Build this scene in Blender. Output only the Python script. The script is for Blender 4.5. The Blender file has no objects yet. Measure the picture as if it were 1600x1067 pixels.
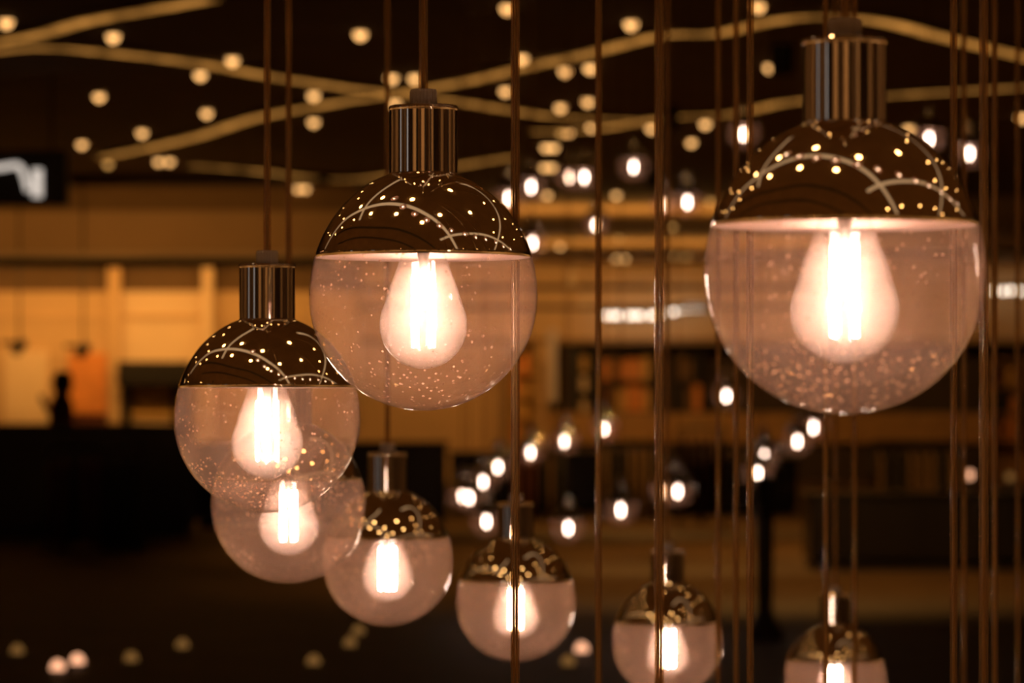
import bpy, bmesh, math, random
from mathutils import Vector, Matrix

# ------------------------------------------------------------------ camera, world, exposure
F = 5800.0            # focal length in pixels of the 1600 x 1067 frame
HORIZON = 640.0       # eye level, pixel row
EYE = 1.3             # camera height above the floor
CEIL = 4.0            # ceiling height
sc = bpy.context.scene
col = sc.collection
cam_d = bpy.data.cameras.new('camera')
cam = bpy.data.objects.new('camera', cam_d)
col.objects.link(cam)
cam_d.sensor_fit = 'HORIZONTAL'
cam_d.sensor_width = 36.0
cam_d.lens = F / 1600 * 36.0
cam_d.shift_y = (HORIZON - 533.5) / 1600
cam_d.clip_end = 300
cam.location = (0, 0, EYE)
cam.rotation_euler = (math.pi / 2, 0, 0)
cam_d.dof.use_dof = True
cam_d.dof.focus_distance = 3.5
cam_d.dof.aperture_fstop = cam_d.lens / 15.0
sc.camera = cam
w = bpy.data.worlds.new('world')
sc.world = w
w.use_nodes = True
w.node_tree.nodes['Background'].inputs[0].default_value = (0.9, 0.5, 0.2, 1)
w.node_tree.nodes['Background'].inputs[1].default_value = 0.002
vs = sc.view_settings
vs.view_transform = 'Standard'
vs.look = 'None'
vs.gamma = 1
vs.use_curve_mapping = False
vs.exposure = 0.0
sc.cycles.transparent_max_bounces = 40
sc.cycles.max_bounces = 8
sc.cycles.sample_clamp_indirect = 6.0
rnd = random.Random(7)


def P(px, py, Y):
    """the point of the hall seen at a pixel of the photograph, at depth Y"""
    return Vector(((px - 800) / F * Y, Y, EYE + (HORIZON - py) / F * Y))


def onceil(px, py, z=CEIL):
    Y = (z - EYE) * F / (HORIZON - py)
    return Vector(((px - 800) / F * Y, Y, z))


def onfloor(px, py):
    Y = EYE * F / (py - HORIZON)
    return Vector(((px - 800) / F * Y, Y, 0))


# ------------------------------------------------------------------ materials
def nodes(name):
    m = bpy.data.materials.new(name)
    m.use_nodes = True
    nt = m.node_tree
    return m, nt, nt.nodes['Principled BSDF'], nt.nodes['Material Output']


def plain(name, c, rough=0.6, metal=0.0, noise=0.0, scale=8.0, bump=0.0, spec=0.5):
    m, nt, b, o = nodes(name)
    b.inputs['Base Color'].default_value = (*c, 1)
    b.inputs['Roughness'].default_value = rough
    b.inputs['Metallic'].default_value = metal
    b.inputs['Specular IOR Level'].default_value = spec
    if noise > 0 or bump > 0:
        tc = nt.nodes.new('ShaderNodeTexCoord')
        n = nt.nodes.new('ShaderNodeTexNoise')
        n.inputs['Scale'].default_value = scale
        n.inputs['Detail'].default_value = 4
        nt.links.new(tc.outputs['Object'], n.inputs['Vector'])
        if noise > 0:
            r = nt.nodes.new('ShaderNodeValToRGB')
            r.color_ramp.elements[0].color = (*[v * (1 - noise) for v in c], 1)
            r.color_ramp.elements[1].color = (*[min(1, v * (1 + noise)) for v in c], 1)
            r.color_ramp.elements[0].position = 0.3
            r.color_ramp.elements[1].position = 0.7
            nt.links.new(n.outputs['Fac'], r.inputs['Fac'])
            nt.links.new(r.outputs['Color'], b.inputs['Base Color'])
        if bump > 0:
            bp = nt.nodes.new('ShaderNodeBump')
            bp.inputs['Strength'].default_value = bump
            nt.links.new(n.outputs['Fac'], bp.inputs['Height'])
            nt.links.new(bp.outputs['Normal'], b.inputs['Normal'])
    return m


def emit(name, c, s, sample='AUTO'):
    m, nt, b, o = nodes(name)
    nt.nodes.remove(b)
    e = nt.nodes.new('ShaderNodeEmission')
    e.inputs[0].default_value = (*c, 1)
    e.inputs[1].default_value = s
    nt.links.new(e.outputs[0], o.inputs['Surface'])
    m.cycles.emission_sampling = sample
    return m


def film_glass(name, tint, film, film_col, ior=1.45, speckle=0.0, sp_scale=300.0, smear=0.35, bloom_haze=0.0):
    """thin clear glass that carries a light film of dust: see-through, mirror-like by Fresnel, faintly scattering; the inner volume stands in for lens bloom"""
    m, nt, b, o = nodes(name)
    nt.nodes.remove(b)
    N = nt.nodes.new
    L = nt.links.new
    tr = N('ShaderNodeBsdfTransparent')
    tr.inputs[0].default_value = (*tint, 1)
    tl = N('ShaderNodeBsdfTranslucent')
    tl.inputs[0].default_value = (*film_col, 1)
    df = N('ShaderNodeBsdfDiffuse')
    df.inputs[0].default_value = (*film_col, 1)
    mx = N('ShaderNodeMixShader')
    mx.inputs[0].default_value = 0.5
    L(tl.outputs[0], mx.inputs[1])
    L(df.outputs[0], mx.inputs[2])
    tc = N('ShaderNodeTexCoord')
    n = N('ShaderNodeTexNoise')
    n.inputs['Scale'].default_value = 22
    n.inputs['Detail'].default_value = 5
    L(tc.outputs['Object'], n.inputs['Vector'])
    mr = N('ShaderNodeMapRange')
    mr.inputs['From Min'].default_value = 0.3
    mr.inputs['From Max'].default_value = 0.7
    mr.inputs['To Min'].default_value = film * (1 - smear)
    mr.inputs['To Max'].default_value = film * (1 + smear)
    L(n.outputs['Fac'], mr.inputs['Value'])
    fac = mr.outputs['Result']
    if speckle > 0:  # bright specks: dust that also stands in for small highlights
        v = N('ShaderNodeTexVoronoi')
        v.inputs['Scale'].default_value = sp_scale
        L(tc.outputs['Object'], v.inputs['Vector'])
        r = N('ShaderNodeMapRange')
        r.inputs['From Min'].default_value = 0.10
        r.inputs['From Max'].default_value = 0.26
        r.inputs['To Min'].default_value = speckle
        r.inputs['To Max'].default_value = 0.0
        L(v.outputs['Distance'], r.inputs['Value'])
        n2 = N('ShaderNodeTexNoise')
        n2.inputs['Scale'].default_value = 9
        L(tc.outputs['Object'], n2.inputs['Vector'])
        g = N('ShaderNodeMapRange')
        g.inputs['From Min'].default_value = 0.44
        g.inputs['From Max'].default_value = 0.62
        L(n2.outputs['Fac'], g.inputs['Value'])
        mul = N('ShaderNodeMath')
        mul.operation = 'MULTIPLY'
        L(r.outputs['Result'], mul.inputs[0])
        L(g.outputs['Result'], mul.inputs[1])
        ad = N('ShaderNodeMath')
        ad.operation = 'ADD'
        L(fac, ad.inputs[0])
        L(mul.outputs[0], ad.inputs[1])
        fac = ad.outputs[0]
    m1 = N('ShaderNodeMixShader')
    L(fac, m1.inputs[0])
    L(tr.outputs[0], m1.inputs[1])
    L(mx.outputs[0], m1.inputs[2])
    fr = N('ShaderNodeFresnel')
    # the pane is thin: rays meet air behind it, so the back of the surface reflects like its front
    ge = N('ShaderNodeNewGeometry')
    io = N('ShaderNodeMix')
    io.inputs[2].default_value = ior
    io.inputs[3].default_value = 1 / ior
    L(ge.outputs['Backfacing'], io.inputs[0])
    L(io.outputs[0], fr.inputs['IOR'])
    gl = N('ShaderNodeBsdfGlossy')
    gl.inputs['Roughness'].default_value = 0.02
    m2 = N('ShaderNodeMixShader')
    L(fr.outputs[0], m2.inputs[0])
    L(m1.outputs[0], m2.inputs[1])
    L(gl.outputs[0], m2.inputs[2])
    L(m2.outputs[0], o.inputs['Surface'])
    if bloom_haze > 0:
        vo = N('ShaderNodeVolumeScatter')
        vo.inputs['Color'].default_value = (*film_col, 1)
        vo.inputs['Density'].default_value = bloom_haze
        L(vo.outputs[0], o.inputs['Volume'])
    return m


M = {}
M['chrome'] = plain('smoked_chrome', (0.80, 0.72, 0.56), 0.035, 1.0)
M['chrome_cap'] = plain('polished_chrome', (0.82, 0.74, 0.64), 0.045, 1.0)
M['dome_inside'] = plain('dome_lining', (0.62, 0.42, 0.34), 0.38, 0.7)
M['globe'] = film_glass('globe_glass', (0.97, 0.93, 0.91), 0.095, (1.0, 0.58, 0.37), ior=1.55, speckle=0.8, sp_scale=170)
M['bulb'] = film_glass('bulb_glass', (1.0, 0.97, 0.95), 0.035, (1.0, 0.74, 0.60), smear=0.15, bloom_haze=4.2)  # film and inner scatter stand in for lens bloom round the filaments
M['bulb_far'] = film_glass('far_bulb_glass', (1.0, 0.97, 0.95), 0.03, (1.0, 0.80, 0.74), smear=0.15)
M['filament'] = emit('led_filament', (1.0, 0.73, 0.60), 130)
M['grip'] = plain('grey_plastic_grip', (0.30, 0.25, 0.22), 0.5)
M['socket'] = plain('socket_ceramic', (0.5, 0.42, 0.36), 0.5)
M['cord'] = film_glass('clear_cord_sleeve', (0.84, 0.70, 0.50), 0.25, (0.62, 0.42, 0.18), ior=1.5, smear=0.1)
M['wire'] = plain('copper_wire', (0.36, 0.24, 0.10), 0.35, 0.7)
M['ceiling'] = plain('dark_ceiling_paint', (0.15, 0.10, 0.054), 0.8, noise=0.15, scale=1.5)
M['floor'] = plain('dark_floor', (0.075, 0.042, 0.016), 0.6, noise=0.25, scale=2.0, spec=0.2)
M['strip'] = emit('light_strip_diffuser', (1.0, 0.62, 0.36), 0.52, 'NONE')
m, nt, b, o = nodes('far_strip_diffuser')
nt.nodes.remove(b)
e = nt.nodes.new('ShaderNodeEmission')
e.inputs[0].default_value = (1.0, 0.42, 0.08, 1)
tc = nt.nodes.new('ShaderNodeTexCoord')
n = nt.nodes.new('ShaderNodeTexNoise')
n.inputs['Scale'].default_value = 5.0
r = nt.nodes.new('ShaderNodeMapRange')
r.inputs['From Min'].default_value = 0.35
r.inputs['From Max'].default_value = 0.65
r.inputs['To Min'].default_value = 0.25
r.inputs['To Max'].default_value = 0.80
nt.links.new(tc.outputs['Object'], n.inputs['Vector'])
nt.links.new(n.outputs['Fac'], r.inputs['Value'])
nt.links.new(r.outputs['Result'], e.inputs[1])
nt.links.new(e.outputs[0], o.inputs['Surface'])
m.cycles.emission_sampling = 'NONE'
M['strip_far'] = m
M['strip_housing'] = plain('strip_housing', (0.25, 0.18, 0.12), 0.6)
M['dl_trim'] = plain('downlight_trim', (0.12, 0.08, 0.05), 0.5)
M['dl_lens'] = emit('downlight_lens', (1.0, 0.50, 0.16), 2.6, 'NONE')
M['dl_lens_dim'] = emit('downlight_lens_dim', (1.0, 0.48, 0.12), 1.2, 'NONE')
M['dl_lens_up'] = emit('downlight_lens_overhead', (1.0, 0.52, 0.18), 32.0, 'NONE')
M['dl_lens_big'] = emit('large_downlight_lens', (1.0, 0.56, 0.22), 30.0, 'NONE')
M['row_bulb'] = emit('row_bulb_glow', (1.0, 0.80, 0.62), 4.5, 'NONE')
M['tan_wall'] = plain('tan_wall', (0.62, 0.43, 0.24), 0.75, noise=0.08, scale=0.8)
M['cream'] = plain('cream_wall', (0.80, 0.62, 0.42), 0.7, noise=0.06, scale=1.2)
M['brown_band'] = plain('brown_band', (0.30, 0.19, 0.09), 0.7, noise=0.1)
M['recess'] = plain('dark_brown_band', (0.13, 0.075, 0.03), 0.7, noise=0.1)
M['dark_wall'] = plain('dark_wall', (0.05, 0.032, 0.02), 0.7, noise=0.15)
M['black'] = plain('black_satin', (0.012, 0.010, 0.009), 0.45)
M['black_lacquer'] = plain('black_lacquer', (0.014, 0.011, 0.009), 0.25)
M['maroon'] = plain('maroon_cloth', (0.085, 0.02, 0.014), 0.85, noise=0.2, scale=12)
M['brown_cloth'] = plain('brown_cloth', (0.15, 0.085, 0.035), 0.85, noise=0.2, scale=12)
M['black_cloth'] = plain('black_cloth', (0.018, 0.014, 0.012), 0.9)
M['orange'] = plain('orange_print', (0.72, 0.28, 0.07), 0.6, noise=0.1)
M['ochre'] = plain('ochre_card', (0.62, 0.38, 0.12), 0.6, noise=0.1)
M['wood'] = plain('amber_wood', (0.40, 0.23, 0.09), 0.5, noise=0.2, scale=6)
M['paleblue'] = plain('pale_grey_column', (0.62, 0.56, 0.58), 0.6)
M['white_sign'] = emit('white_sign_light', (1.0, 0.86, 0.74), 0.75, 'NONE')
M['panel_glow'] = emit('backlit_panel', (0.86, 0.78, 0.76), 0.42)
M['skin'] = plain('skin', (0.45, 0.26, 0.17), 0.55)
M['hair'] = plain('dark_hair', (0.02, 0.013, 0.01), 0.6)
M['small_glow'] = emit('small_glow_lens', (1.0, 0.46, 0.25), 1.6, 'NONE')
M['small_glow_dim'] = emit('small_glow_lens_dim', (1.0, 0.46, 0.12), 0.2, 'NONE')


# ------------------------------------------------------------------ mesh helpers
def mesh_from(bm, name, mats, smooth=False):
    me = bpy.data.meshes.new(name)
    bm.normal_update()
    bm.to_mesh(me)
    bm.free()
    for m in (mats if isinstance(mats, (list, tuple)) else [mats]):
        me.materials.append(M[m] if isinstance(m, str) else m)
    if smooth:
        for p in me.polygons:
            p.use_smooth = True
    return me


def link(name, me, parent=None, loc=(0, 0, 0), rot=(0, 0, 0), scale=(1, 1, 1)):
    o = bpy.data.objects.new(name, me)
    col.objects.link(o)
    o.location = loc
    o.rotation_euler = rot
    o.scale = scale
    if parent is not None:
        o.parent = parent
    return o


def thing(name, label, cat, loc=(0, 0, 0), rotz=0, group=None):
    o = link(name, None, None, loc, (0, 0, rotz))
    o.empty_display_size = 0.1
    return tag(o, label, cat, group)


def tag(o, label, cat, group=None):
    o['label'] = label
    o['category'] = cat
    if group:
        o['group'] = group
    return o


def struct(name, me, label, loc=(0, 0, 0), cat=None):
    o = link(name, me, None, loc)
    o['kind'] = 'structure'
    o['label'] = label
    o['category'] = cat or name.split('_')[0]
    return o


def bm_box(bm, a, b, mat=0):
    vs_ = [bm.verts.new((x, y, z)) for x in (a[0], b[0]) for y in (a[1], b[1]) for z in (a[2], b[2])]
    for f in ((0, 1, 3, 2), (4, 6, 7, 5), (0, 4, 5, 1), (2, 3, 7, 6), (0, 2, 6, 4), (1, 5, 7, 3)):
        fc = bm.faces.new([vs_[i] for i in f])
        fc.material_index = mat


def box_me(a, b, mat, bevel=0.0, name='box'):
    bm = bmesh.new()
    bm_box(bm, a, b)
    bmesh.ops.recalc_face_normals(bm, faces=bm.faces)
    if bevel > 0:
        bmesh.ops.bevel(bm, geom=list(bm.edges), offset=bevel, segments=2, affect='EDGES', profile=0.5)
    return mesh_from(bm, name, mat)


def bm_lathe(bm, prof, seg, mat=0, close_ends=False, wave=None):
    """prof: list of (radius, z); turned about the z axis"""
    rings = []
    for (r, z) in prof:
        if r < 1e-6:
            rings.append([bm.verts.new((0, 0, z))])
        else:
            ring = []
            for k in range(seg):
                a = 2 * math.pi * k / seg
                rr = r * (wave(k) if wave else 1.0)
                ring.append(bm.verts.new((rr * math.cos(a), rr * math.sin(a), z)))
            rings.append(ring)
    for i in range(len(rings) - 1):
        A, B = rings[i], rings[i + 1]
        for k in range(seg):
            k2 = (k + 1) % seg
            if len(A) == 1 and len(B) == 1:
                continue
            if len(A) == 1:
                f = bm.faces.new((A[0], B[k2], B[k]))
            elif len(B) == 1:
                f = bm.faces.new((A[k], A[k2], B[0]))
            else:
                f = bm.faces.new((A[k], A[k2], B[k2], B[k]))
            f.material_index = mat
    return rings


def lathe(prof, seg, mats, name='lathe', smooth=True, matfn=None, wave=None, flip=False):
    bm = bmesh.new()
    bm_lathe(bm, prof, seg, wave=wave)
    if matfn:
        for f in bm.faces:
            f.material_index = matfn(f)
    if flip:
        bmesh.ops.reverse_faces(bm, faces=bm.faces)
    return mesh_from(bm, name, mats, smooth)


def tube_me(pts, r, mat, seg=8, name='tube', flat=None):
    """tube along a polyline; flat=(half width, half height) sweeps a flat strip section lying level"""
    bm = bmesh.new()
    pts = [Vector(p) for p in pts]
    rings = []
    for i, p in enumerate(pts):
        t = (pts[min(i + 1, len(pts) - 1)] - pts[max(i - 1, 0)]).normalized()
        up = Vector((0, 0, 1)) if abs(t.z) < 0.9 else Vector((1, 0, 0))
        s = t.cross(up).normalized()
        u = s.cross(t).normalized()
        if flat:
            off = [s * flat[0] + u * flat[1], -s * flat[0] + u * flat[1], -s * flat[0] - u * flat[1], s * flat[0] - u * flat[1]]
            rings.append([bm.verts.new(p + q) for q in off])
        else:
            rings.append([bm.verts.new(p + (s * math.cos(2 * math.pi * k / seg) + u * math.sin(2 * math.pi * k / seg)) * r) for k in range(seg)])
    n = len(rings[0])
    for a, b in zip(rings, rings[1:]):
        for k in range(n):
            bm.faces.new((a[k], a[(k + 1) % n], b[(k + 1) % n], b[k]))
    bm.faces.new(rings[0][::-1])
    bm.faces.new(rings[-1])
    bmesh.ops.recalc_face_normals(bm, faces=bm.faces)
    return mesh_from(bm, name, mat, smooth=flat is None)


def smooth_line(pts, n=8):
    """Catmull-Rom through the points"""
    pts = [Vector(p) for p in pts]
    out = []
    for i in range(len(pts) - 1):
        p0, p1, p2, p3 = pts[max(i - 1, 0)], pts[i], pts[i + 1], pts[min(i + 2, len(pts) - 1)]
        for k in range(n):
            t = k / n
            out.append(0.5 * ((2 * p1) + (p2 - p0) * t + (2 * p0 - 5 * p1 + 4 * p2 - p3) * t * t + (3 * p1 - p0 - 3 * p2 + p3) * t ** 3))
    out.append(pts[-1])
    return out


ORD = ['first', 'second', 'third', 'fourth', 'fifth', 'sixth', 'seventh', 'eighth', 'ninth', 'tenth', 'eleventh', 'twelfth',
       'thirteenth', 'fourteenth', 'fifteenth', 'sixteenth']

# ------------------------------------------------------------------ the hall
X0, X1, Y0, Y1 = -16.0, 16.0, -14.0, 68.0
struct('floor', box_me((X0, Y0, -0.1), (X1, Y1, 0), 'floor'), 'dark brown polished floor of the hall')
ceiling = struct('ceiling', box_me((X0, Y0, CEIL), (X1, Y1, CEIL + 0.1), 'ceiling'), 'dark brown ceiling of the hall')
struct('ceiling_far_lightened', box_me((X0, 47, CEIL - 0.004), (X1, Y1, CEIL), 'tan_wall'), 'far ceiling sheet, tan painted in for the amber light on it', cat='ceiling')  # lighter colour stands in for amber light on the far ceiling
struct('wall_back', box_me((X0, Y1, 0), (X1, Y1 + 0.1, CEIL), 'tan_wall'), 'tan far wall of the hall')
struct('wall_left', box_me((X0 - 0.1, Y0, 0), (X0, Y1, CEIL), 'brown_band'), 'brown side wall of the hall')
struct('wall_right', box_me((X1, Y0, 0), (X1 + 0.1, Y1, CEIL), 'brown_band'), 'brown side wall of the hall')
struct('wall_rear', box_me((X0, Y0 - 0.1, 0), (X1, Y0, CEIL), 'tan_wall'), 'tan wall behind the viewer')

# shop front on the left, 45 m away
SF = 45.0
sx1 = P(560, 0, SF).x
sf = thing('shop_front', 'amber lit shop front with fascia and pillar at left', 'shop front', (X0, SF, 0))
sf['kind'] = 'structure'


def sfz(y):
    return P(0, y, SF).z


def sfx(x):
    return P(x, 0, SF).x - X0


XR = sx1 - X0
for xa, xb, mt in ((0, sfx(180), 'tan_wall'), (sfx(180), sfx(326), 'cream'), (sfx(326), XR, 'tan_wall')):  # cream and tan carry the wall's brighter and darker shading
    link('wall_panel', box_me((xa, 0, 0), (xb, 0.4, sfz(455)), mt), sf)
link('recess_band', box_me((0, 0.05, sfz(455)), (XR, 0.4, sfz(412)), 'recess'), sf)
link('fascia', box_me((0, -0.10, sfz(412)), (XR, 0.4, sfz(330)), 'tan_wall', 0.01), sf)
link('fascia_lip', box_me((0, -1.72, sfz(413)), (XR, -0.10, sfz(404)), 'cream', 0.01), sf)
link('bulkhead', box_me((0, 0.0, sfz(330)), (XR, 0.4, CEIL), 'brown_band'), sf)
link('pillar', box_me((sfx(318), -0.20, 0), (sfx(334), 0, sfz(412)), 'cream', 0.01), sf)
link('pillar', box_me((sfx(170), -0.12, 0), (sfx(190), 0, sfz(412)), 'tan_wall', 0.01), sf)
link('dark_lintel', box_me((sfx(188), -0.35, sfz(602)), (sfx(300), 0, sfz(565)), 'black', 0.01), sf)
link('dark_reveal', box_me((sfx(188), -0.10, 0), (sfx(206), 0, sfz(602)), 'black'), sf)
link('dark_reveal', box_me((sfx(270), -0.10, 0), (sfx(300), 0, sfz(602)), 'black'), sf)
link('window_panel', box_me((sfx(206), -0.04, sfz(652)), (sfx(270), 0, sfz(602)), 'ochre'), sf)
link('cream_panel', box_me((sfx(8), -0.06, 0.2), (sfx(76), 0, sfz(548)), 'cream', 0.01), sf)
link('orange_panel', box_me((sfx(108), -0.08, sfz(646)), (sfx(168), 0, sfz(552)), 'orange', 0.01), sf)
link('base_panel', box_me((sfx(84), -0.10, 0), (sfx(172), 0, sfz(648)), 'maroon', 0.01), sf)
link('rail_line', box_me((0, -0.03, sfz(500)), (XR, 0, sfz(492)), 'tan_wall'), sf)


# ------------------------------------------------------------------ light strips on the ceiling
def strip(pts, label, mat='strip'):
    pts = [Vector((p[0], p[1], 0)) for p in pts]
    line = smooth_line(pts, 8)
    c = line[0].copy()
    t = thing('ceiling_light_strip', label, 'light strip', (c.x, c.y, CEIL), 0, 'curved light strips on the ceiling')
    loc = [p - c for p in line]
    link('housing', tube_me([p + Vector((0, 0, -0.02)) for p in loc], 0, 'strip_housing', flat=(0.09, 0.019)), t)
    link('diffuser', tube_me([p + Vector((0, 0, -0.0400)) for p in loc], 0, mat, flat=(0.075, 0.001)), t)


strip([(-6.3, 9.8), (-4.4, 7.4), (-3.35, 6.1), (-2.5, 4.8), (-1.8, 3.95), (-1.15, 3.3), (-0.68, 2.9), (-0.05, 2.4), (0.6, 1.95),
       (1.25, 1.45), (2.05, 0.75), (3.1, -0.15)], 'long curved light strip overhead, mirrored as the big arc on the domes')
strip([(-2.72, 4.0), (-2.05, 4.5), (-1.5, 4.75), (-1.05, 5.0), (-0.7, 5.4)], 'short light strip overhead, mirrored at the left of the domes')
strip([(0.79, 5.6), (1.29, 6.5), (1.86, 6.7), (2.53, 6.2), (3.15, 5.4), (4.06, 4.06), (5.25, 2.62)],
      'hooked light strip overhead, mirrored at the right edge of the domes')
strip([(0.95, 0.85), (1.45, 1.4), (2.3, 2.2), (3.2, 3.2), (4.3, 4.4), (5.8, 6.1), (6.7, 7.4)],
      'diagonal light strip overhead, mirrored low on the right of the domes')


def far_strip(px, label):
    strip([onceil(x, y) for x, y in px], label, 'strip_far')


far_strip([(-30, 75), (60, 67), (180, 76), (310, 92), (420, 112), (540, 130), (620, 140), (720, 153), (860, 175), (1030, 184)],
          'dim light strip crossing the ceiling from top left down to the centre')
far_strip([(-30, 62), (60, 46), (140, 24), (230, 8), (330, -10)], 'dim light strip rising to the top edge above the left corner')
far_strip([(160, 240), (230, 226), (310, 207), (400, 178), (540, 152), (640, 136), (740, 118), (820, 98), (920, 76), (1030, 48),
           (1120, 44), (1200, 26), (1280, 18), (1380, 26), (1480, 52), (1620, 86)],
          'dim light strip winding across the ceiling from left to the top right corner')
far_strip([(830, 200), (930, 196), (1040, 178), (1140, 172), (1240, 152), (1400, 142), (1620, 128)],
          'faint light strip crossing the ceiling behind the large right pendant')
far_strip([(300, 254), (400, 262), (530, 276), (660, 262), (800, 240)], 'faint light strip low on the ceiling above the middle pendant')

# dark concentric grooves on the ceiling round the lamps
for pts in ([(-4.6, 6.6), (-3.98, 5.39), (-2.59, 2.85), (-1.10, 1.52), (0.42, 0.31), (1.4, -0.6)],
            [(-5.2, 5.4), (-4.51, 4.30), (-2.79, 1.97), (-1.33, 0.60), (-0.26, -0.49), (0.6, -1.4)]):
    link('groove', tube_me([(p.x, p.y, CEIL - 0.012) for p in smooth_line([(x, y, 0) for x, y in pts], 8)], 0, 'black', flat=(0.06, 0.011)), ceiling)

# ------------------------------------------------------------------ downlights
TRIM = lathe([(0.06, 0), (0.065, -0.004), (0.06, -0.012), (0.044, -0.012), (0.044, 0)], 20, 'dl_trim')
LENS = {}
for key, r, hgt in (('dl_lens', 0.044, 0.056), ('dl_lens_dim', 0.044, 0.056), ('dl_lens_up', 0.042, 0.03), ('dl_lens_big', 0.075, 0.04)):
    LENS[key] = lathe([(r, -0.004)] + [(r * math.cos(a), -0.006 - hgt * math.sin(a)) for a in [i * math.pi / 2 / 6 for i in range(6)]] + [(0, -0.006 - hgt)], 16, key)


def downlight(loc, key, label, group):
    t = thing('ceiling_downlight', label, 'downlight', (loc[0], loc[1], CEIL), 0, group)
    link('trim_ring', TRIM, t)
    link('lens', LENS[key], t)


SPOTS = [(10, 30), (177, 53), (563, 49), (793, 8), (986, 33), (1185, 5),
         (313, 113), (363, 90), (612, 118), (648, 118), (815, 87), (883, 107), (922, 102), (1203, 101),
         (155, 147), (490, 145), (617, 158), (790, 138), (876, 164), (918, 155), (323, 173),
         (222, 204), (128, 222), (490, 187), (925, 195), (1018, 197), (1102, 190), (1420, 198), (1596, 180), (1080, 219), (888, 203),
         (248, 249), (265, 249), (853, 227), (865, 227), (851, 258), (862, 258), (994, 238),
         (466, 292), (477, 292), (855, 302), (963, 302)]
DIM = [(169, 253), (313, 302), (1050, 352), (848, 385), (968, 370), (1004, 410), (1072, 399), (1052, 397), (878, 203), (1110, 312)]
CREAMY = [(875, 383), (908, 390), (963, 402), (977, 402)]
bands = [(0, 70, 'along the top edge of the photo'), (70, 130, 'in the second band below the top edge'),
         (130, 180, 'in the third band below the top edge'), (180, 225, 'in the fourth band below the top edge'),
         (225, 270, 'in the fifth band below the top edge'), (270, 340, 'in the sixth band below the top edge'),
         (340, 420, 'low above the far wall')]
for lo, hi, where in bands:
    for lst, key, adj in ((SPOTS, 'dl_lens', 'amber'), (DIM, 'dl_lens_dim', 'faint orange'), (CREAMY, 'dl_lens', 'cream')):
        row = sorted(p for p in lst if lo <= p[1] < hi)
        for i, (x, y) in enumerate(row):
            downlight(onceil(x, y), key, '%s ceiling downlight, %s from left %s' % (adj, ORD[i], where), 'far ceiling downlights')
UP = [(-1.4, 4.1), (-0.44, 3.2), (0.7, 4.2), (-1.12, 2.6), (-2.1, 3.6), (-2.3, 5.0), (-0.1, 1.85), (0.6, 2.4), (1.7, 3.45), (1.9, 5.3),
      (2.73, 4.87), (3.37, 4.06), (4.07, 4.96), (2.8, 0.72), (3.7, 1.6), (2.18, 0.1), (4.6, 2.56), (-3.3, 6.47), (-3.26, 8.9),
      (-3.79, 5.8), (-2.95, 4.6), (-4.49, 6.8), (-2.18, 6.8), (-6.4, 4.96), (-3.81, 0.51), (-1.89, -0.63)]
for k in range(12):
    UP.append((rnd.uniform(-9, 10), rnd.uniform(9, 19)))
while len(UP) < 26 + 12 + 16:
    q = (rnd.uniform(-5, 6), rnd.uniform(4.5, 14))
    if min((q[0] - u[0]) ** 2 + (q[1] - u[1]) ** 2 for u in UP) > 1.0:
        UP.append(q)
for k in range(18):
    UP.append((rnd.choice((-1, 1)) * rnd.uniform(4.5, 12), rnd.uniform(-8, 5)))
for k, (x, y) in enumerate(UP):
    downlight((x, y), 'dl_lens_big' if k < 9 else 'dl_lens_up', 'recessed ceiling downlight overhead, seen only mirrored in the chrome domes', 'overhead downlights')

# ------------------------------------------------------------------ wall washers (bars added to light the walls, save those under the fascia)
def washer(loc, length, aim, power, color, label, along='x'):
    t = thing('wall_washer', label, 'light fixture', loc, 0 if along == 'x' else math.pi / 2, 'wall washers on the ceiling')
    link('housing', box_me((-length / 2, -0.06, -0.10), (length / 2, 0.06, 0), 'black', 0.005), t)
    ld = bpy.data.lights.new('washer_light', 'AREA')
    ld.shape = 'RECTANGLE'
    ld.size = length
    ld.size_y = 0.10
    ld.energy = power
    ld.color = color
    lo = bpy.data.objects.new('washer_light', ld)
    col.objects.link(lo)
    lo.parent = t
    lo.location = (0, 0, -0.115)
    d = Vector(aim) - (Vector(loc) + Vector((0, 0, -0.115)))
    d = Matrix.Rotation(-t.rotation_euler.z, 3, 'Z') @ d
    ang = math.atan2(d.y, -d.z)
    lo.rotation_euler = (ang, 0, 0)
    return t


AMB = (1.0, 0.46, 0.10)
washer((-8.0, SF - 2.2, CEIL), 7.0, (-8.0, SF, 3.4), 22, AMB, 'black wall washer bar added to light the shop front, outer')
washer((-3.6, SF - 2.2, CEIL), 3.0, (-3.6, SF, 3.4), 10, AMB, 'black wall washer bar added to light the shop front, inner')
washer((-8.0, SF - 1.62, sfz(413)), 7.0, (-8.0, SF, 1.5), 100, AMB, 'black wall washer bar under the shop fascia, outer')
washer((-3.6, SF - 1.62, sfz(413)), 3.0, (-3.6, SF, 1.5), 46, AMB, 'black wall washer bar under the shop fascia, inner')
for i, x in enumerate((-6.0, 0.5, 7.0)):
    washer((x, Y1 - 5.5, CEIL), 5.0, (x, Y1, 1.7), (62, 110, 40)[i], AMB, 'black wall washer bar added to light the far wall, %s' % ('left', 'middle', 'right')[i])
for i, x in enumerate((-9.0, 0.0, 9.0)):
    washer((x, Y0 + 2.5, CEIL), 3.0, (x, Y0, 2.0), 62, (1.0, 0.58, 0.28), 'black wall washer bar added behind the viewer, %s' % ('left', 'middle', 'right')[i])  # unseen bars, added so lit walls stripe the chrome caps
for i, y in enumerate((-4.0, 6.0, 16.0)):
    for s in (-1, 1):
        washer((s * 13.5, y, CEIL), 3.0, (s * 16, y, 2.0), 50, (1.0, 0.58, 0.28), 'black wall washer bar added along the %s side wall, %s' % ('left' if s < 0 else 'right', ('near', 'middle', 'far')[i]), 'y')

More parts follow.
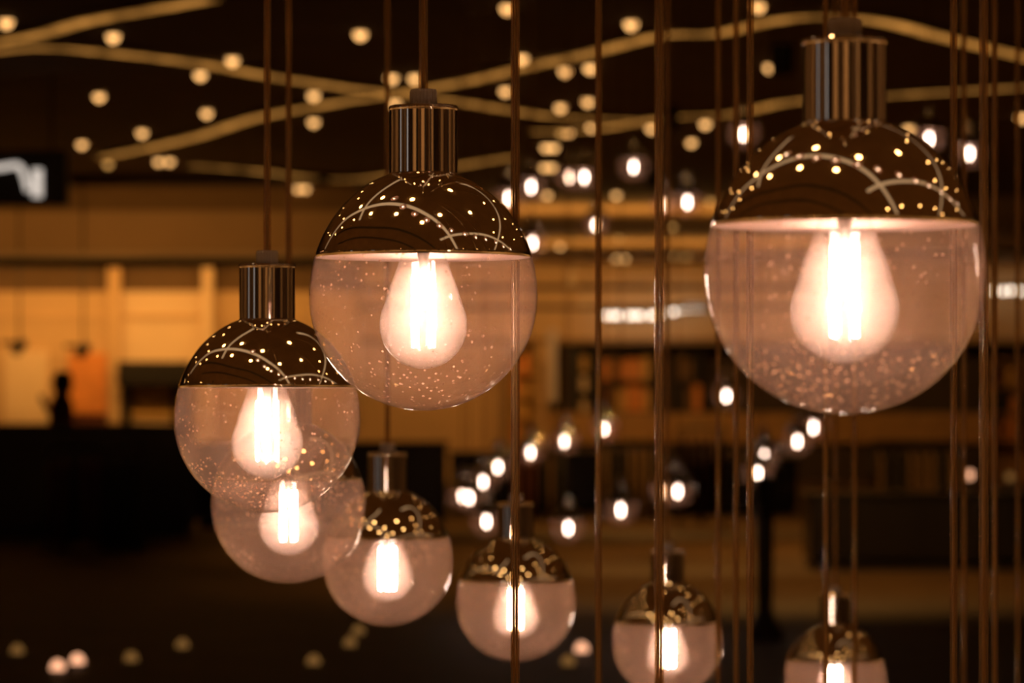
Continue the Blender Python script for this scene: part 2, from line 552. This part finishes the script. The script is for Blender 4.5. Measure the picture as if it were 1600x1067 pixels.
# long bars added below the far ceiling to light it from beneath
for i, (x, yy, zz, ln, pw) in enumerate([(1.2, 60.0, 2.92, 9.0, 75), (0.8, 50.0, 2.92, 6.5, 55)]):
    t = thing('added_uplight_bar', 'long thin black bar added to light the far ceiling, %s' % ('rear one', 'front one')[i], 'light fixture', (x, yy, zz), 0, 'added uplight bars')
    link('housing', box_me((-ln / 2, -0.05, 0), (ln / 2, 0.05, 0.06), 'black', 0.005), t)
    for s in (-0.4, 0, 0.4):
        link('rod', tube_me([(s * ln, 0, 0.06), (s * ln, 0, CEIL - 0.004 - zz)], 0.008, 'black', 6), t)
    ld = bpy.data.lights.new('added_bar_light', 'AREA')
    ld.shape = 'RECTANGLE'
    ld.size = ln - 0.1
    ld.size_y = 0.08
    ld.energy = pw
    ld.color = AMB
    lo = bpy.data.objects.new('added_bar_light', ld)
    col.objects.link(lo)
    lo.parent = t
    lo.location = (0, 0, 0.065)
    lo.rotation_euler = (math.pi, 0, 0)

# can spotlights added over the floor to lift floor, ceiling and racks
for i, (x, y) in enumerate([(-3, -3), (3, -2.5), (-5, 3), (5.5, 3.5), (-4, 10), (4.5, 11), (1.4, 33.0), (2.0, 27.5), (4.4, 35.0), (1.6, 41.5)]):
    ld = bpy.data.lights.new('added_beam', 'SPOT')
    ld.energy = 4200 if i < 6 else 420
    ld.spot_size = 1.9
    ld.spot_blend = 0.6
    ld.shadow_soft_size = 0.05
    ld.color = (1.0, 0.62, 0.27) if i < 6 else (1.0, 0.46, 0.10)
    t = thing('added_spotlight', 'black can spotlight added overhead, %s, lighting the floor' % ('behind left', 'behind right', 'near left', 'near right', 'far left', 'far right', 'above the far floor', 'above the mid floor', 'before the right hand rack', 'before the centre racks')[i], 'spotlight', (x, y, CEIL), 0, 'added can spotlights overhead')
    link('can', lathe([(0.09, 0), (0.09, -0.22), (0.08, -0.22), (0.08, -0.03), (0, -0.03)], 24, 'black'), t)
    lo = bpy.data.objects.new('beam', ld)
    col.objects.link(lo)
    lo.parent = t
    lo.location = (0, 0, -0.2)

# dark columns and lit panels round the hall, mirrored as upright stripes in the chrome caps
for i, (x, y, wd) in enumerate([(-15.4, 3.5, 0.8), (-15.4, -3.5, 1.4), (-15.4, -6.2, 0.7), (-12.6, -13.4, 1.2), (-6.0, -13.4, 1.6), (-2.2, -13.4, 0.7), (2.0, -13.4, 1.5), (5.2, -13.4, 0.6), (8.2, -13.4, 1.3),
                                 (13.0, -13.4, 1.4), (15.4, -6.0, 1.5), (15.4, -1.0, 0.6), (15.4, 4.5, 1.5)]):
    o = thing('column', 'dark square column by the walls behind the viewer, seen only in reflections', 'column', (x, y, 0), 0, 'columns behind the viewer')
    o['kind'] = 'structure'
    link('shaft', box_me((-wd / 2, -wd / 2, 0.3), (wd / 2, wd / 2, CEIL - 0.2), 'dark_wall', 0.02), o)
    link('base', box_me((-wd / 2 - 0.06, -wd / 2 - 0.06, 0), (wd / 2 + 0.06, wd / 2 + 0.06, 0.3), 'dark_wall', 0.01), o)
    link('capital', box_me((-wd / 2 - 0.06, -wd / 2 - 0.06, CEIL - 0.2), (wd / 2 + 0.06, wd / 2 + 0.06, CEIL), 'dark_wall', 0.01), o)
for i, (y, wd) in enumerate([(0.6, 0.9), (-8.6, 1.6)]):
    o = thing('light_panel', 'tall pale backlit panel on the side wall, %s, seen only in reflections' % ('near', 'far')[i], 'panel', (X0, y, 0.3), 0, 'backlit panels')
    link('frame', box_me((0, -wd / 2 - 0.05, 0), (0.08, wd / 2 + 0.05, 3.3), 'black', 0.01), o)
    link('face', box_me((0.08, -wd / 2, 0.05), (0.10, wd / 2, 3.25), 'panel_glow'), o)

# ------------------------------------------------------------------ pendant lamps
R = 0.1
RIM = 0.034
K = 1.12


def dome_profile(r, k, z0, rtop, n):
    a0 = math.asin(z0 / (r * k))
    a1 = math.acos(rtop / r)
    return [(r * math.cos(a0 + (a1 - a0) * i / n), r * k * math.sin(a0 + (a1 - a0) * i / n)) for i in range(n + 1)]


def make_meshes(seg, n):
    D = {}
    out = dome_profile(R, K, RIM, 0.024, n)
    inn = dome_profile(R - 0.0015, K, RIM, 0.024, n)
    bm = bmesh.new()
    bm_lathe(bm, out, seg, 0)
    k0 = len(bm.faces)
    bm_lathe(bm, inn[::-1], seg, 1)
    bm_lathe(bm, [inn[0], out[0]], seg, 0)
    bmesh.ops.remove_doubles(bm, verts=bm.verts, dist=1e-6)
    D['dome'] = mesh_from(bm, 'dome', ['chrome', 'dome_inside'], True)
    a1 = math.asin(RIM / (R * K))
    up = [(R * math.cos(a), R * K * math.sin(a)) for a in [a1 * (1 - i / 4) for i in range(4)]]
    dn = [(R * math.cos(a), -R * math.sin(a)) for a in [math.pi / 2 * i / n for i in range(n)]] + [(0, -R)]
    D['glass'] = lathe((up + dn)[::-1], seg, 'globe', 'glass_globe')
    zb, zt = 0.1035, 0.1665
    D['cap'] = lathe([(0.0295, zb), (0.0305, zb + 0.001), (0.0305, zb + 0.003), (0.0300, zb + 0.004), (0.0300, zb + 0.0044), (0.0300, zt - 0.0044), (0.0300, zt - 0.004), (0.0305, zt - 0.003),
                      (0.0305, zt - 0.001), (0.0295, zt), (0.012, zt)], seg, 'chrome_cap', 'cap')
    for p in D['cap'].polygons:
        p.use_smooth = abs(p.normal.z) < 0.3
    g = seg >= 48
    D['grip'] = lathe([(0.0118, zt), (0.0120, zt + 0.001), (0.0120, zt + 0.012), (0.0110, zt + 0.0145), (0.0038, zt + 0.0145)], 48 if g else 12, 'grip', 'grip', False,
                      wave=(lambda k: 1.0 if k % 2 else 0.95) if g else None)
    D['socket'] = lathe([(0.0, 0.100), (0.020, 0.100), (0.020, 0.058), (0.017, 0.055), (0.0, 0.055)][::-1], 24 if g else 10, 'socket', 'socket')
    cz, br = -0.025, 0.0385
    prof = [(0, cz - br)] + [(br * math.sin(a), cz - br * math.cos(a)) for a in [math.radians(d) for d in range(8, 121, 8 if g else 16)]]
    rl, zl = prof[-1]
    nk = 7
    for i in range(1, nk + 1):
        t = i / nk
        e = t * t * (3 - 2 * t)
        prof.append((rl + (0.0155 - rl) * e ** 0.75, zl + (0.057 - zl) * t))
    prof.append((0, 0.0572))
    D['bulb'] = lathe(prof, 48 if g else 16, 'bulb' if g else 'bulb_far', 'bulb')
    D['fil'] = lathe([(0, -0.045), (0.0016, -0.0442), (0.0016, 0.0192), (0, 0.02)], 6, 'filament', 'filament')
    D['fil1'] = lathe([(0, -0.042), (0.009, -0.036), (0.009, 0.012), (0, 0.018)], 8, 'filament_far', 'filament')
    D['stem'] = lathe([(0, -0.012), (0.003, -0.012), (0.004, 0.03), (0.010, 0.057), (0, 0.057)], 12, 'socket', 'stem')
    return D


M['filament_far'] = emit('far_filament_cluster', (1.0, 0.76, 0.62), 26)
HI = make_meshes(96, 28)
LO = make_meshes(28, 10)
CORD = lathe([(0.0041, 0), (0.0041, 1)], 12, 'cord', 'cord')
bmw = bmesh.new()
for s in (-1, 1):
    r0 = bm_lathe(bmw, [(0.0011, 0), (0.0011, 1)], 6)
    for ring in r0:
        for v in ring:
            v.co.x += 0.0013 * s
WIRE = mesh_from(bmw, 'wire', 'wire', True)
NP = 0


def pendant(c, label, group, hi=True):
    """c: centre of the globe; the Empty stands at the lowest point of the globe"""
    D = HI if hi else LO
    t = thing('pendant_lamp', label, 'pendant lamp', (c[0], c[1], c[2] - R), rnd.uniform(0, 6.28), group)
    up = (0, 0, R)
    zt = R + 0.1665 + 0.0135
    ln = CEIL - (c[2] - R) - zt
    co = link('cord', CORD, t, (0, 0, zt), scale=(1, 1, ln))
    if hi:
        wo = link('wire', WIRE, co)
    link('grip', D['grip'], t, up)
    link('cap', D['cap'], t, up)
    link('dome', D['dome'], t, up)
    link('glass_globe', D['glass'], t, up)
    link('socket', D['socket'], t, up)
    b = link('bulb', D['bulb'], t, up)
    if hi:
        link('stem', D['stem'], b)
        for k in range(4):
            a = k * math.pi / 2 + 0.5
            link('filament', D['fil'], b, (0.0105 * math.cos(a), 0.0105 * math.sin(a), 0))
    else:
        link('filament', D['fil1'], b)
    return t


def at_size(px, py, d):
    return P(px, py, 2 * R * F / d)


G1 = 'pendant lamps of the near spiral'
MAIN = [(1320, 428, 440, 'largest glass pendant lamp, at right, mirrored dome over a glowing bulb'),
        (661.5, 463, 357, 'second largest pendant lamp, left of centre, with mirrored dome'),
        (417.5, 655, 291, 'third largest pendant lamp, leftmost, in front of a smaller globe'),
        (451, 791, 241, 'pendant lamp half hidden behind and below the leftmost globe'),
        (605.5, 876, 203, 'pendant lamp below the middle globe, right of the half hidden one'),
        (806, 940, 186, 'pendant lamp low in the centre with a cord passing in front'),
        (1043, 1003, 172, 'pendant lamp cut by the bottom edge, right of centre, behind a cord'),
        (1305, 1059, 158, 'smallest near pendant lamp, cut by bottom edge below the largest lamp')]
for x, y, d, lb in MAIN:
    pendant(at_size(x, y, d), lb, G1)

G2 = 'pendant lamps hanging below the frame, only cords in view'
HANG = [(805, 3.35, 0.72, 'crossing in front of the low centre lamp'), (935, 4.2, 0.62, 'midway between the middle and right lamps'),
        (1030, 3.1, 0.78, 'bright cord in front of the lamp cut by the bottom edge'),
        (1122, 5.4, 0.50, 'first of three cords left of the largest lamp'), (1150, 4.7, 0.56, 'second of three cords left of the largest lamp'),
        (1172, 3.9, 0.65, 'third of three cords left of the largest lamp'),
        (1290, 5.0, 0.50, 'left cord below the largest lamp'), (1335, 5.6, 0.45, 'right cord below the largest lamp'),
        (1490, 3.9, 0.65, 'first cord right of the largest lamp'), (1506, 6.0, 0.40, 'second cord right of the largest lamp'),
        (1537, 3.1, 0.78, 'thick cord at the right edge of the largest lamp'), (1554, 4.8, 0.55, 'thin cord beside the thick right cord'),
        (1590, 6.2, 0.38, 'rightmost cord at the edge of the photo')]
for x, Y, z, lb in HANG:
    p = P(x, 640, Y)
    pendant((p.x, Y, z), 'lamp hung below view: ' + lb, G2)

# the spiral goes on overhead, mirrored as a chain of pink dots on the domes
for i, (x, y) in enumerate([(-0.72, 3.45), (-0.56, 2.98), (-0.29, 2.62), (0.035, 2.38), (0.45, 2.23), (0.88, 2.2), (1.4, 2.35), (1.87, 2.6), (2.3, 3.0), (2.8, 3.55), (3.3, 4.15), (3.7, 5.0)]):
    pendant((x, y, 3.15), 'pendant lamp overhead, seen only as pink dots mirrored in the domes', 'pendant lamps overhead', False)

FAR = [(795, 310, 23), (830, 292, 24), (889, 277, 26), (913, 277, 25), (990, 261, 24), (1162, 210, 22), (1452, 217, 22), (1515, 240, 22),
       (1040, 320, 26), (1074, 316, 23), (931, 352, 26.6), (832, 380, 25),
       (1135, 619, 25), (1271, 668, 24), (1246, 690, 23.5), (1194, 714, 23), (1184, 740, 22.5), (1059, 768, 22), (1041, 768, 22.4), (970, 797, 21),
       (888, 825, 22), (760, 815, 22.5), (733, 778, 24), (722, 775, 24.6), (755, 753, 25), (778, 730, 25.5), (829, 707, 26), (882, 690, 26.5), (944, 670, 27)]
FL = ['at the right shoulder of the middle dome', 'just right of the cord above the middle lamp', 'left one of the close pair at upper centre',
      'right one of the close pair at upper centre', 'right of the close pair, a little higher', 'highest, beside cords left of the largest dome',
      'at the right shoulder of the largest dome', 'rightmost, outside the largest dome', 'half hidden by the bright centre cord, upper',
      'right of the bright centre cord, upper', 'split by a cord at upper centre', 'touching the right edge of the middle dome',
      'single, level with the bottom of the largest globe', 'topmost of the chain below the largest globe', 'second of the chain below the largest globe',
      'third of the chain below the largest globe', 'lowest of the chain below the largest globe', 'right one of a low pair beside the bright cord',
      'half hidden by the bright cord, low', 'low, with its dome visible between two cords', 'lowest, right of the low centre lamp',
      'low, just above the low centre lamp', 'right one of an overlapping pair, low left of centre', 'left one of an overlapping pair, low left of centre',
      'third from the bottom of the rising chain', 'fourth from the bottom of the rising chain', 'fifth of the rising chain, beside a cord',
      'sixth of the rising chain', 'top of the rising chain at the centre']
for (x, y, Y), lb in zip(FAR, FL):
    p = P(x, y, Y)
    pendant((p.x, p.y, p.z + 0.012), 'far small pendant, ' + lb, 'pendant lamps of the far spiral', False)

# ------------------------------------------------------------------ far shops and things
BW = Y1


def bz(y, Y=BW):
    return P(0, y, Y).z


def bx(x, Y=BW):
    return P(x, 0, Y).x


def boxthing(name, label, cat, px0, py0, px1, py1, Y, depth, mat, group=None, floor=False, bevel=0.01):
    a, b = P(px0, py1, Y), P(px1, py0, Y)
    z0 = 0 if floor else a.z
    o = link(name, box_me((0, 0, 0), (b.x - a.x, depth, b.z - z0), mat, bevel), None, (a.x, Y, z0))
    return tag(o, label, cat, group)


# niches in the far wall
far = thing('far_shop', 'amber shop bay on the far wall with dark openings', 'shop front', (0, BW - 1.2, 0))
far['kind'] = 'structure'
SB = BW - 1.2


def fp(name, x0, y0, x1, y1, yo, d, mat, floor=False):
    a, b = P(x0, y1, SB), P(x1, y0, SB)
    z0 = 0 if floor else a.z
    return link(name, box_me((a.x, yo, z0), (b.x, yo + d, b.z), mat, 0.008), far)


fp('fascia', 560, 436, 1640, 534, 0, 0.5, 'tan_wall')
fp('cornice', 560, 420, 1640, 437, -0.1, 0.6, 'tan_wall')
fp('ledge', 560, 528, 1640, 537, -0.06, 0.1, 'brown_band')
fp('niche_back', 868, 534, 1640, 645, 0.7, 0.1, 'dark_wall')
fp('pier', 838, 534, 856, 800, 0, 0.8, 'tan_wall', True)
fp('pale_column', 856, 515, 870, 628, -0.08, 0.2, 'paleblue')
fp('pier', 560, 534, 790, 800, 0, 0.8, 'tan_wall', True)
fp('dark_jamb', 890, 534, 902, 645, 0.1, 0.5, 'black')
fp('plinth', 856, 645, 1640, 692, -0.1, 0.6, 'wood')
fp('plinth_base', 856, 692, 1640, 760, 0, 0.5, 'dark_wall', True)


def shelf_unit(x0, y0, x1, y1, Y, n, label, wood, goods, short):
    a, b = P(x0, y1, Y), P(x1, y0, Y)
    W, H = b.x - a.x, b.z
    z0 = a.z
    t = thing('shelf_unit', label, 'shelf', (a.x, Y, 0))
    link('side_panel', box_me((0, 0, 0), (0.03, 0.35, H), wood), t)
    link('side_panel', box_me((W - 0.03, 0, 0), (W, 0.35, H), wood), t)
    link('back_panel', box_me((0.03, 0.33, 0), (W - 0.03, 0.35, H), wood), t)
    for k in range(n + 1):
        z = z0 + (H - 0.03 - z0) * k / n
        link('shelf', box_me((0.03, 0, z), (W - 0.03, 0.33, z + 0.03), wood), t)
    for k in range(n):
        z = z0 + (H - 0.03 - z0) * k / n + 0.03
        hh = (H - z0) / n - 0.06
        x = 0.05
        j = 0
        while x < W - 0.16:
            ww = rnd.uniform(0.10, 0.16)
            gm = rnd.choice(goods)
            o = link('goods_box', box_me((0, 0, 0), (ww, 0.2, hh * rnd.uniform(0.6, 0.95)), gm, 0.006), None, (a.x + x, Y + 0.06, z))
            tag(o, '%s box, %s from left, %s shelf up, %s' % ({'orange': 'orange', 'ochre': 'ochre', 'maroon': 'maroon', 'black': 'black', 'cream': 'cream', 'brown_cloth': 'brown'}[gm], ORD[j], ORD[k], short), 'box', 'goods on ' + label.split(',')[0])
            x += ww + 0.02
            j += 1
    return t


shelf_unit(796, 548, 836, 690, SB - 0.6, 4, 'ochre shelf unit right of the middle globe, with dark gaps', 'ochre', ['orange', 'ochre', 'maroon', 'orange'], 'ochre shelf unit')
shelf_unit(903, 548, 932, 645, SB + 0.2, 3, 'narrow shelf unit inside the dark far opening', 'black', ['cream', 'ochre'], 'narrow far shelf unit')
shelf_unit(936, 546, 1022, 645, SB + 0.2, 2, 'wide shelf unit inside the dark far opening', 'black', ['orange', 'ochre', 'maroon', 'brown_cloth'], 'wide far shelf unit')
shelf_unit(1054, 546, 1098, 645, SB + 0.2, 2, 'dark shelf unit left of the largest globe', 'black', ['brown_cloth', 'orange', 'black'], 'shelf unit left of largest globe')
shelf_unit(1545, 560, 1610, 690, SB - 0.6, 3, 'amber shelf unit at the right edge', 'wood', ['ochre', 'orange', 'maroon', 'black'], 'shelf unit at right edge')


def rack(px, py, Y, wpx, label, cloth, n, lab):
    c = P(px, py, Y)
    W = wpx * Y / F
    H = c.z
    t = thing('clothes_rack', label, 'clothes rack', (c.x, Y, 0))
    for s in (-1, 1):
        link('post', tube_me([(s * W / 2, 0, 0.02), (s * W / 2, 0, H)], 0.014, 'black'), t)
        link('foot', box_me((s * W / 2 - 0.02, -0.25, 0), (s * W / 2 + 0.02, 0.25, 0.03), 'black'), t)
    link('rail', tube_me([(-W / 2, 0, H), (W / 2, 0, H)], 0.014, 'black'), t)
    for k in range(n):
        x = -W / 2 + W * (k + 0.5) / n
        wd = W / n * 0.42
        hh = rnd.uniform(0.75, 1.0)
        m = rnd.choice(cloth)
        bm = bmesh.new()
        secs = [(0, 0.012, 0.03), (-0.05, wd * 0.6, 0.16), (-0.12, wd * 0.9, 0.21), (-0.45 * hh, wd * 0.95, 0.20), (-hh, wd, 0.24)]
        rings = []
        for z, a, b in secs:
            rings.append([bm.verts.new((a * math.cos(q), b * math.sin(q), z)) for q in [i * math.pi / 4 for i in range(8)]])
        for A, B in zip(rings, rings[1:]):
            for i in range(8):
                bm.faces.new((A[i], A[(i + 1) % 8], B[(i + 1) % 8], B[i]))
        bm.faces.new(rings[0])
        bm.faces.new(rings[-1][::-1])
        bmesh.ops.recalc_face_normals(bm, faces=bm.faces)
        o = thing('coat', '%s coat, %s from left on %s' % ({'maroon': 'maroon', 'brown_cloth': 'brown', 'black_cloth': 'black'}[m], ORD[k], lab), 'coat', (c.x + x, Y, H - 0.08), 0, 'coats on ' + lab)
        link('body', mesh_from(bm, 'coat', m, True), o)
        link('hanger_hook', tube_me([(0, 0, 0), (0, 0, 0.065), (0, 0.012, 0.09), (0, 0, 0.098), (0, -0.014, 0.088)], 0.004, 'black', 5), o)


rack(150, 700, 34, 150, 'dark clothes rack of coats at the far left', ['maroon', 'black_cloth', 'black_cloth'], 9, 'the far left rack')
rack(1095, 668, 40, 70, 'clothes rack left of the chain under the largest globe', ['maroon', 'maroon', 'brown_cloth'], 5, 'the rack left of the lamp chain')
rack(985, 690, 44, 90, 'dark clothes rack at the centre behind the bright cord', ['black_cloth', 'brown_cloth', 'maroon'], 7, 'the centre rack')
rack(840, 700, 44, 80, 'reddish clothes rack right of the ochre shelves', ['maroon', 'black_cloth', 'brown_cloth'], 6, 'the rack by the ochre shelves')
rack(1430, 690, 38, 130, 'brown clothes rack below the largest globe at right', ['brown_cloth', 'black_cloth', 'brown_cloth'], 8, 'the right hand rack')


def counter(x0, y0, x1, Y, depth, label, mat='black_lacquer'):
    a, b = P(x0, y0, Y), P(x1, y0, Y)
    W, H = b.x - a.x, a.z
    t = thing('counter', label, 'counter', (a.x, Y, 0))
    link('body', box_me((0.03, 0.03, 0.08), (W - 0.03, depth - 0.03, H - 0.04), mat, 0.005), t)
    link('top', box_me((0, 0, H - 0.04), (W, depth, H), mat, 0.008), t)
    link('plinth', box_me((0.06, 0.06, 0), (W - 0.06, depth - 0.06, 0.08), 'black'), t)
    n = max(1, int(W / 0.9))
    for k in range(n):
        link('front_panel', box_me((0.05 + (W - 0.1) * k / n + 0.01, 0.015, 0.12), (0.05 + (W - 0.1) * (k + 1) / n - 0.01, 0.03, H - 0.08), mat, 0.004), t)


counter(-60, 662, 300, 38, 0.8, 'long black counter across the left below the lit panels')
counter(300, 690, 700, 41, 0.8, 'long black counter behind the lamps at left of centre')
counter(700, 705, 1010, 47, 0.7, 'black counter behind the low centre lamps')
counter(1260, 770, 1620, 30, 0.8, 'black counter low at the right behind the cords')
counter(1040, 715, 1250, 46, 0.7, 'black counter behind the cords right of centre')

# standing figure on the left, back turned, dark hair and maroon top
def person(px, Y, label):
    base = P(px, 0, Y)
    t = thing('person', label, 'person', (base.x, Y, 0), math.radians(-72))
    me = bpy.data.meshes.new('person_skeleton')
    V = [(0, 0, 0.93), (0, 0, 1.10), (0, 0.01, 1.30), (0, 0.01, 1.42), (0, 0, 1.50), (0, -0.01, 1.57), (0, -0.01, 1.63)]
    rad = [(.16, .15), (.15, .14), (.17, .15), (.12, .11), (.05, .055), (.075, .09), (.07, .085)]
    E = [(i, i + 1) for i in range(6)]
    for s in (-1, 1):
        b = len(V)
        V += ([(s * .17, 0.01, 1.40), (s * .23, 0.03, 1.14), (s * .24, -.06, .92), (s * .24, -.09, .82)] if s < 0 else
              [(s * .17, 0.01, 1.40), (s * .22, -0.08, 1.18), (s * .16, -.22, 1.38), (s * .14, -.25, 1.47)])
        rad += [(.06, .06), (.045, .045), (.033, .033), (.03, .045)]
        E += [(3, b), (b, b + 1), (b + 1, b + 2), (b + 2, b + 3)]
        l = len(V)
        V += [(s * .095, 0, .86), (s * .10, -.01, .48), (s * .105, .02, .09), (s * .11, -.12, .04)]
        rad += [(.09, .09), (.06, .065), (.042, .045), (.04, .035)]
        E += [(0, l), (l, l + 1), (l + 1, l + 2), (l + 2, l + 3)]
    me.from_pydata(V, E, [])
    o = bpy.data.objects.new('body_rig', me)
    col.objects.link(o)
    md = o.modifiers.new('skin', 'SKIN')
    for i, sv in enumerate(me.skin_vertices[0].data):
        sv.radius = rad[i]
        sv.use_root = (i == 0)
    sd = o.modifiers.new('sub', 'SUBSURF')
    sd.levels = 2
    dg = bpy.context.evaluated_depsgraph_get()
    bme = bpy.data.meshes.new_from_object(o.evaluated_get(dg))
    bpy.data.objects.remove(o)
    bme.materials.clear()
    for m in ('maroon', 'black_cloth', 'skin'):
        bme.materials.append(M[m])
    for p in bme.polygons:
        p.use_smooth = True
        z, x = p.center.z, abs(p.center.x)
        p.material_index = 2 if z > 1.47 or (x > .19 and z < .90) else (1 if z < 0.95 else 0)
    link('body', bme, t)
    hp = [(0.0, 1.735), (0.06, 1.725), (0.108, 1.68), (0.118, 1.61), (0.11, 1.54), (0.085, 1.48)]
    h = link('hair', lathe(hp[::-1], 16, 'hair', 'hair'), t, (0, 0.018, 0))


person(95, 41, 'person with dark hair and maroon top, one arm raised, before lit panels')

# hanging black sign with a white mark, upper left
c = P(40, 278, 30)
t = thing('hanging_sign', 'black hanging sign box with a white lit mark, upper left', 'sign', (c.x, 30, c.z - 0.22))
pxm = 30 / F
link('box', box_me((-0.45, 0, 0), (65 * pxm, 0.18, 86 * pxm), 'black', 0.01), t)
for s in (-0.3, 0.2):
    link('rod', tube_me([(s, 0.09, 86 * pxm), (s, 0.09, CEIL - (c.z - 0.22))], 0.01, 'black'), t)


def sgn(x, y):
    q = P(x, y, 30) - Vector((c.x, 30, c.z - 0.22))
    return (q.x, -0.008, q.z)


link('white_stroke', tube_me(smooth_line([sgn(-30, 262), sgn(0, 262), sgn(28, 259), sgn(38, 275), sgn(44, 298)], 5), 5 * pxm, 'white_sign', 6), t)
link('white_bar', box_me((sgn(50, 0)[0], -0.012, sgn(0, 308)[2]), (sgn(66, 0)[0], 0, sgn(0, 264)[2]), 'white_sign', 0.004), t)

# track spot heads over the left panels
for x, y, lb in ((30, 542, 'left one'), (130, 547, 'right one')):
    q = P(x, y, SF - 0.9)
    t = thing('track_spotlight', 'black spot head above the lit left panels, ' + lb, 'spotlight', (q.x, SF - 0.9, q.z))
    hd = link('head', lathe([(0, 0.14), (0.05, 0.13), (0.065, 0.08), (0.07, -0.10), (0.06, -0.10), (0.055, 0.0), (0, 0.0)], 20, 'black'), t, rot=(0.9, 0.9, 0))
    link('stem', tube_me([(0, 0, 0.05), (0, 0, CEIL - q.z)], 0.012, 'black'), t)
    link('arm', box_me((-0.22, -0.03, 0.02), (0.02, 0.03, 0.07), 'black', 0.005), t)

# row of bare bulbs on a rail in front of the far fascia
BULB = lathe([(0, -0.044)] + [(0.044 * math.sin(a), -0.044 * math.cos(a)) for a in [math.radians(d) for d in range(20, 160, 20)]] + [(0.016, 0.05)], 12, 'row_bulb')
BCAP = lathe([(0.018, 0.045), (0.022, 0.05), (0.022, 0.09), (0, 0.09)], 10, 'black')
ry = SB - 0.5
rows = [[(946, 493), (957, 493), (966, 493), (983, 493), (992, 493), (1001, 493), (1017, 493), (1024, 492), (1040, 489), (1053, 487), (1066, 482), (1076, 481), (1086, 481), (1097, 481)],
        [(1553, 454), (1568, 455), (1580, 454), (1594, 455)]]
for rr, nm in zip(rows, ('at the centre', 'at the right edge')):
    a, b = P(rr[0][0] - 8, rr[0][1] - 10, ry), P(rr[-1][0] + 8, rr[-1][1] - 10, ry)
    pts = [P(x, y, ry) + Vector((0, 0, 0.11)) for x, y in rr]
    t = thing('bulb_rail', 'thin black rail holding a row of bulbs ' + nm, 'rail', (pts[0].x, ry, pts[0].z))
    link('rail', tube_me([p - pts[0] for p in [pts[0] + Vector((-.1, 0, 0))] + pts + [pts[-1] + Vector((.1, 0, 0))]], 0.02, 'black', 6), t)
    for e in (pts[0], pts[-1]):
        link('bracket', tube_me([e - pts[0], e - pts[0] + Vector((0, 0.45, 0))], 0.015, 'black', 6), t)
    for i, (x, y) in enumerate(rr):
        q = P(x, y, ry)
        o = thing('bare_bulb', 'round white bulb, %s from left in the row %s' % (ORD[i], nm), 'bulb', (q.x, ry, q.z), 0, 'bulbs in the rows')
        link('glass', BULB, o)
        link('base', BCAP, o)

# small glowing domes added for the bright dots on the floor
UTRIM = lathe([(0.055, 0), (0.06, 0.006), (0.05, 0.012), (0.036, 0.012)][::-1], 20, 'dl_trim')
UL = {}
for k_ in ('small_glow', 'small_glow_dim'):
    UL[k_] = lathe(([(0.036, 0.008)] + [(0.036 * math.cos(a), 0.010 + 0.05 * math.sin(a)) for a in [i * math.pi / 12 for i in range(6)]] + [(0, 0.06)]), 16, k_)
for x, y, k_, lb in ((90, 1050, 'small_glow', 'pinkish one at the bottom left'), (121, 1040, 'small_glow', 'second pinkish one at the bottom left'),
                     (285, 1015, 'small_glow_dim', 'dim one below the left lamps'), (490, 1041, 'small_glow_dim', 'dim one below the half hidden lamp'),
                     (560, 993, 'small_glow_dim', 'yellow one under the fifth lamp'), (547, 1012, 'small_glow_dim', 'dim one just under the yellow one'),
                     (909, 1021, 'small_glow', 'orange one right of the low centre lamp'), (888, 1042, 'small_glow_dim', 'dim one right of the low centre lamp'),
                     (205, 1036, 'small_glow_dim', 'faint one at the lower left'), (27, 1024, 'small_glow_dim', 'faint one in the left corner')):
    q = onfloor(x, y)
    t = thing('floor_glow_dome', 'small glowing dome on the floor, ' + lb, 'uplight', (q.x, q.y, 0), 0, 'floor glow domes')
    link('trim_ring', UTRIM, t)
    link('lens', UL[k_], t)

# small globe lamps standing on the right hand counter
for x, y, k_, lb in ((1515, 742, 'small_glow', 'left one'), (1578, 745, 'small_glow_dim', 'right one')):
    q = P(x, y, 30.4)
    zc = P(0, 770, 30).z
    t = thing('table_lamp', 'small glowing lamp on the right counter, ' + lb, 'lamp', (q.x, 30.4, zc))
    link('base', lathe([(0, 0), (0.05, 0), (0.05, 0.01), (0.012, 0.02), (0.012, q.z - zc - 0.03)][::-1], 14, 'black'), t)
    link('globe', lathe([(0, -0.035)] + [(0.035 * math.sin(a), -0.035 * math.cos(a)) for a in [math.radians(d) for d in range(20, 180, 20)]] + [(0, 0.035)], 12, k_), t, (0, 0, q.z - zc))

# dark floor stand right of the three cords
q = onfloor(1195, 1000)
t = thing('floor_stand', 'dark slender floor stand right of the three cords', 'stand', (q.x, q.y, 0))
link('base', lathe([(0.0, 0), (0.11, 0), (0.11, 0.03), (0.06, 0.12), (0.045, 0.17)][::-1], 20, 'black'), t)
link('post', lathe([(0.045, 0.17), (0.05, 0.5), (0.052, 0.92), (0, 0.93)], 16, 'black'), t)
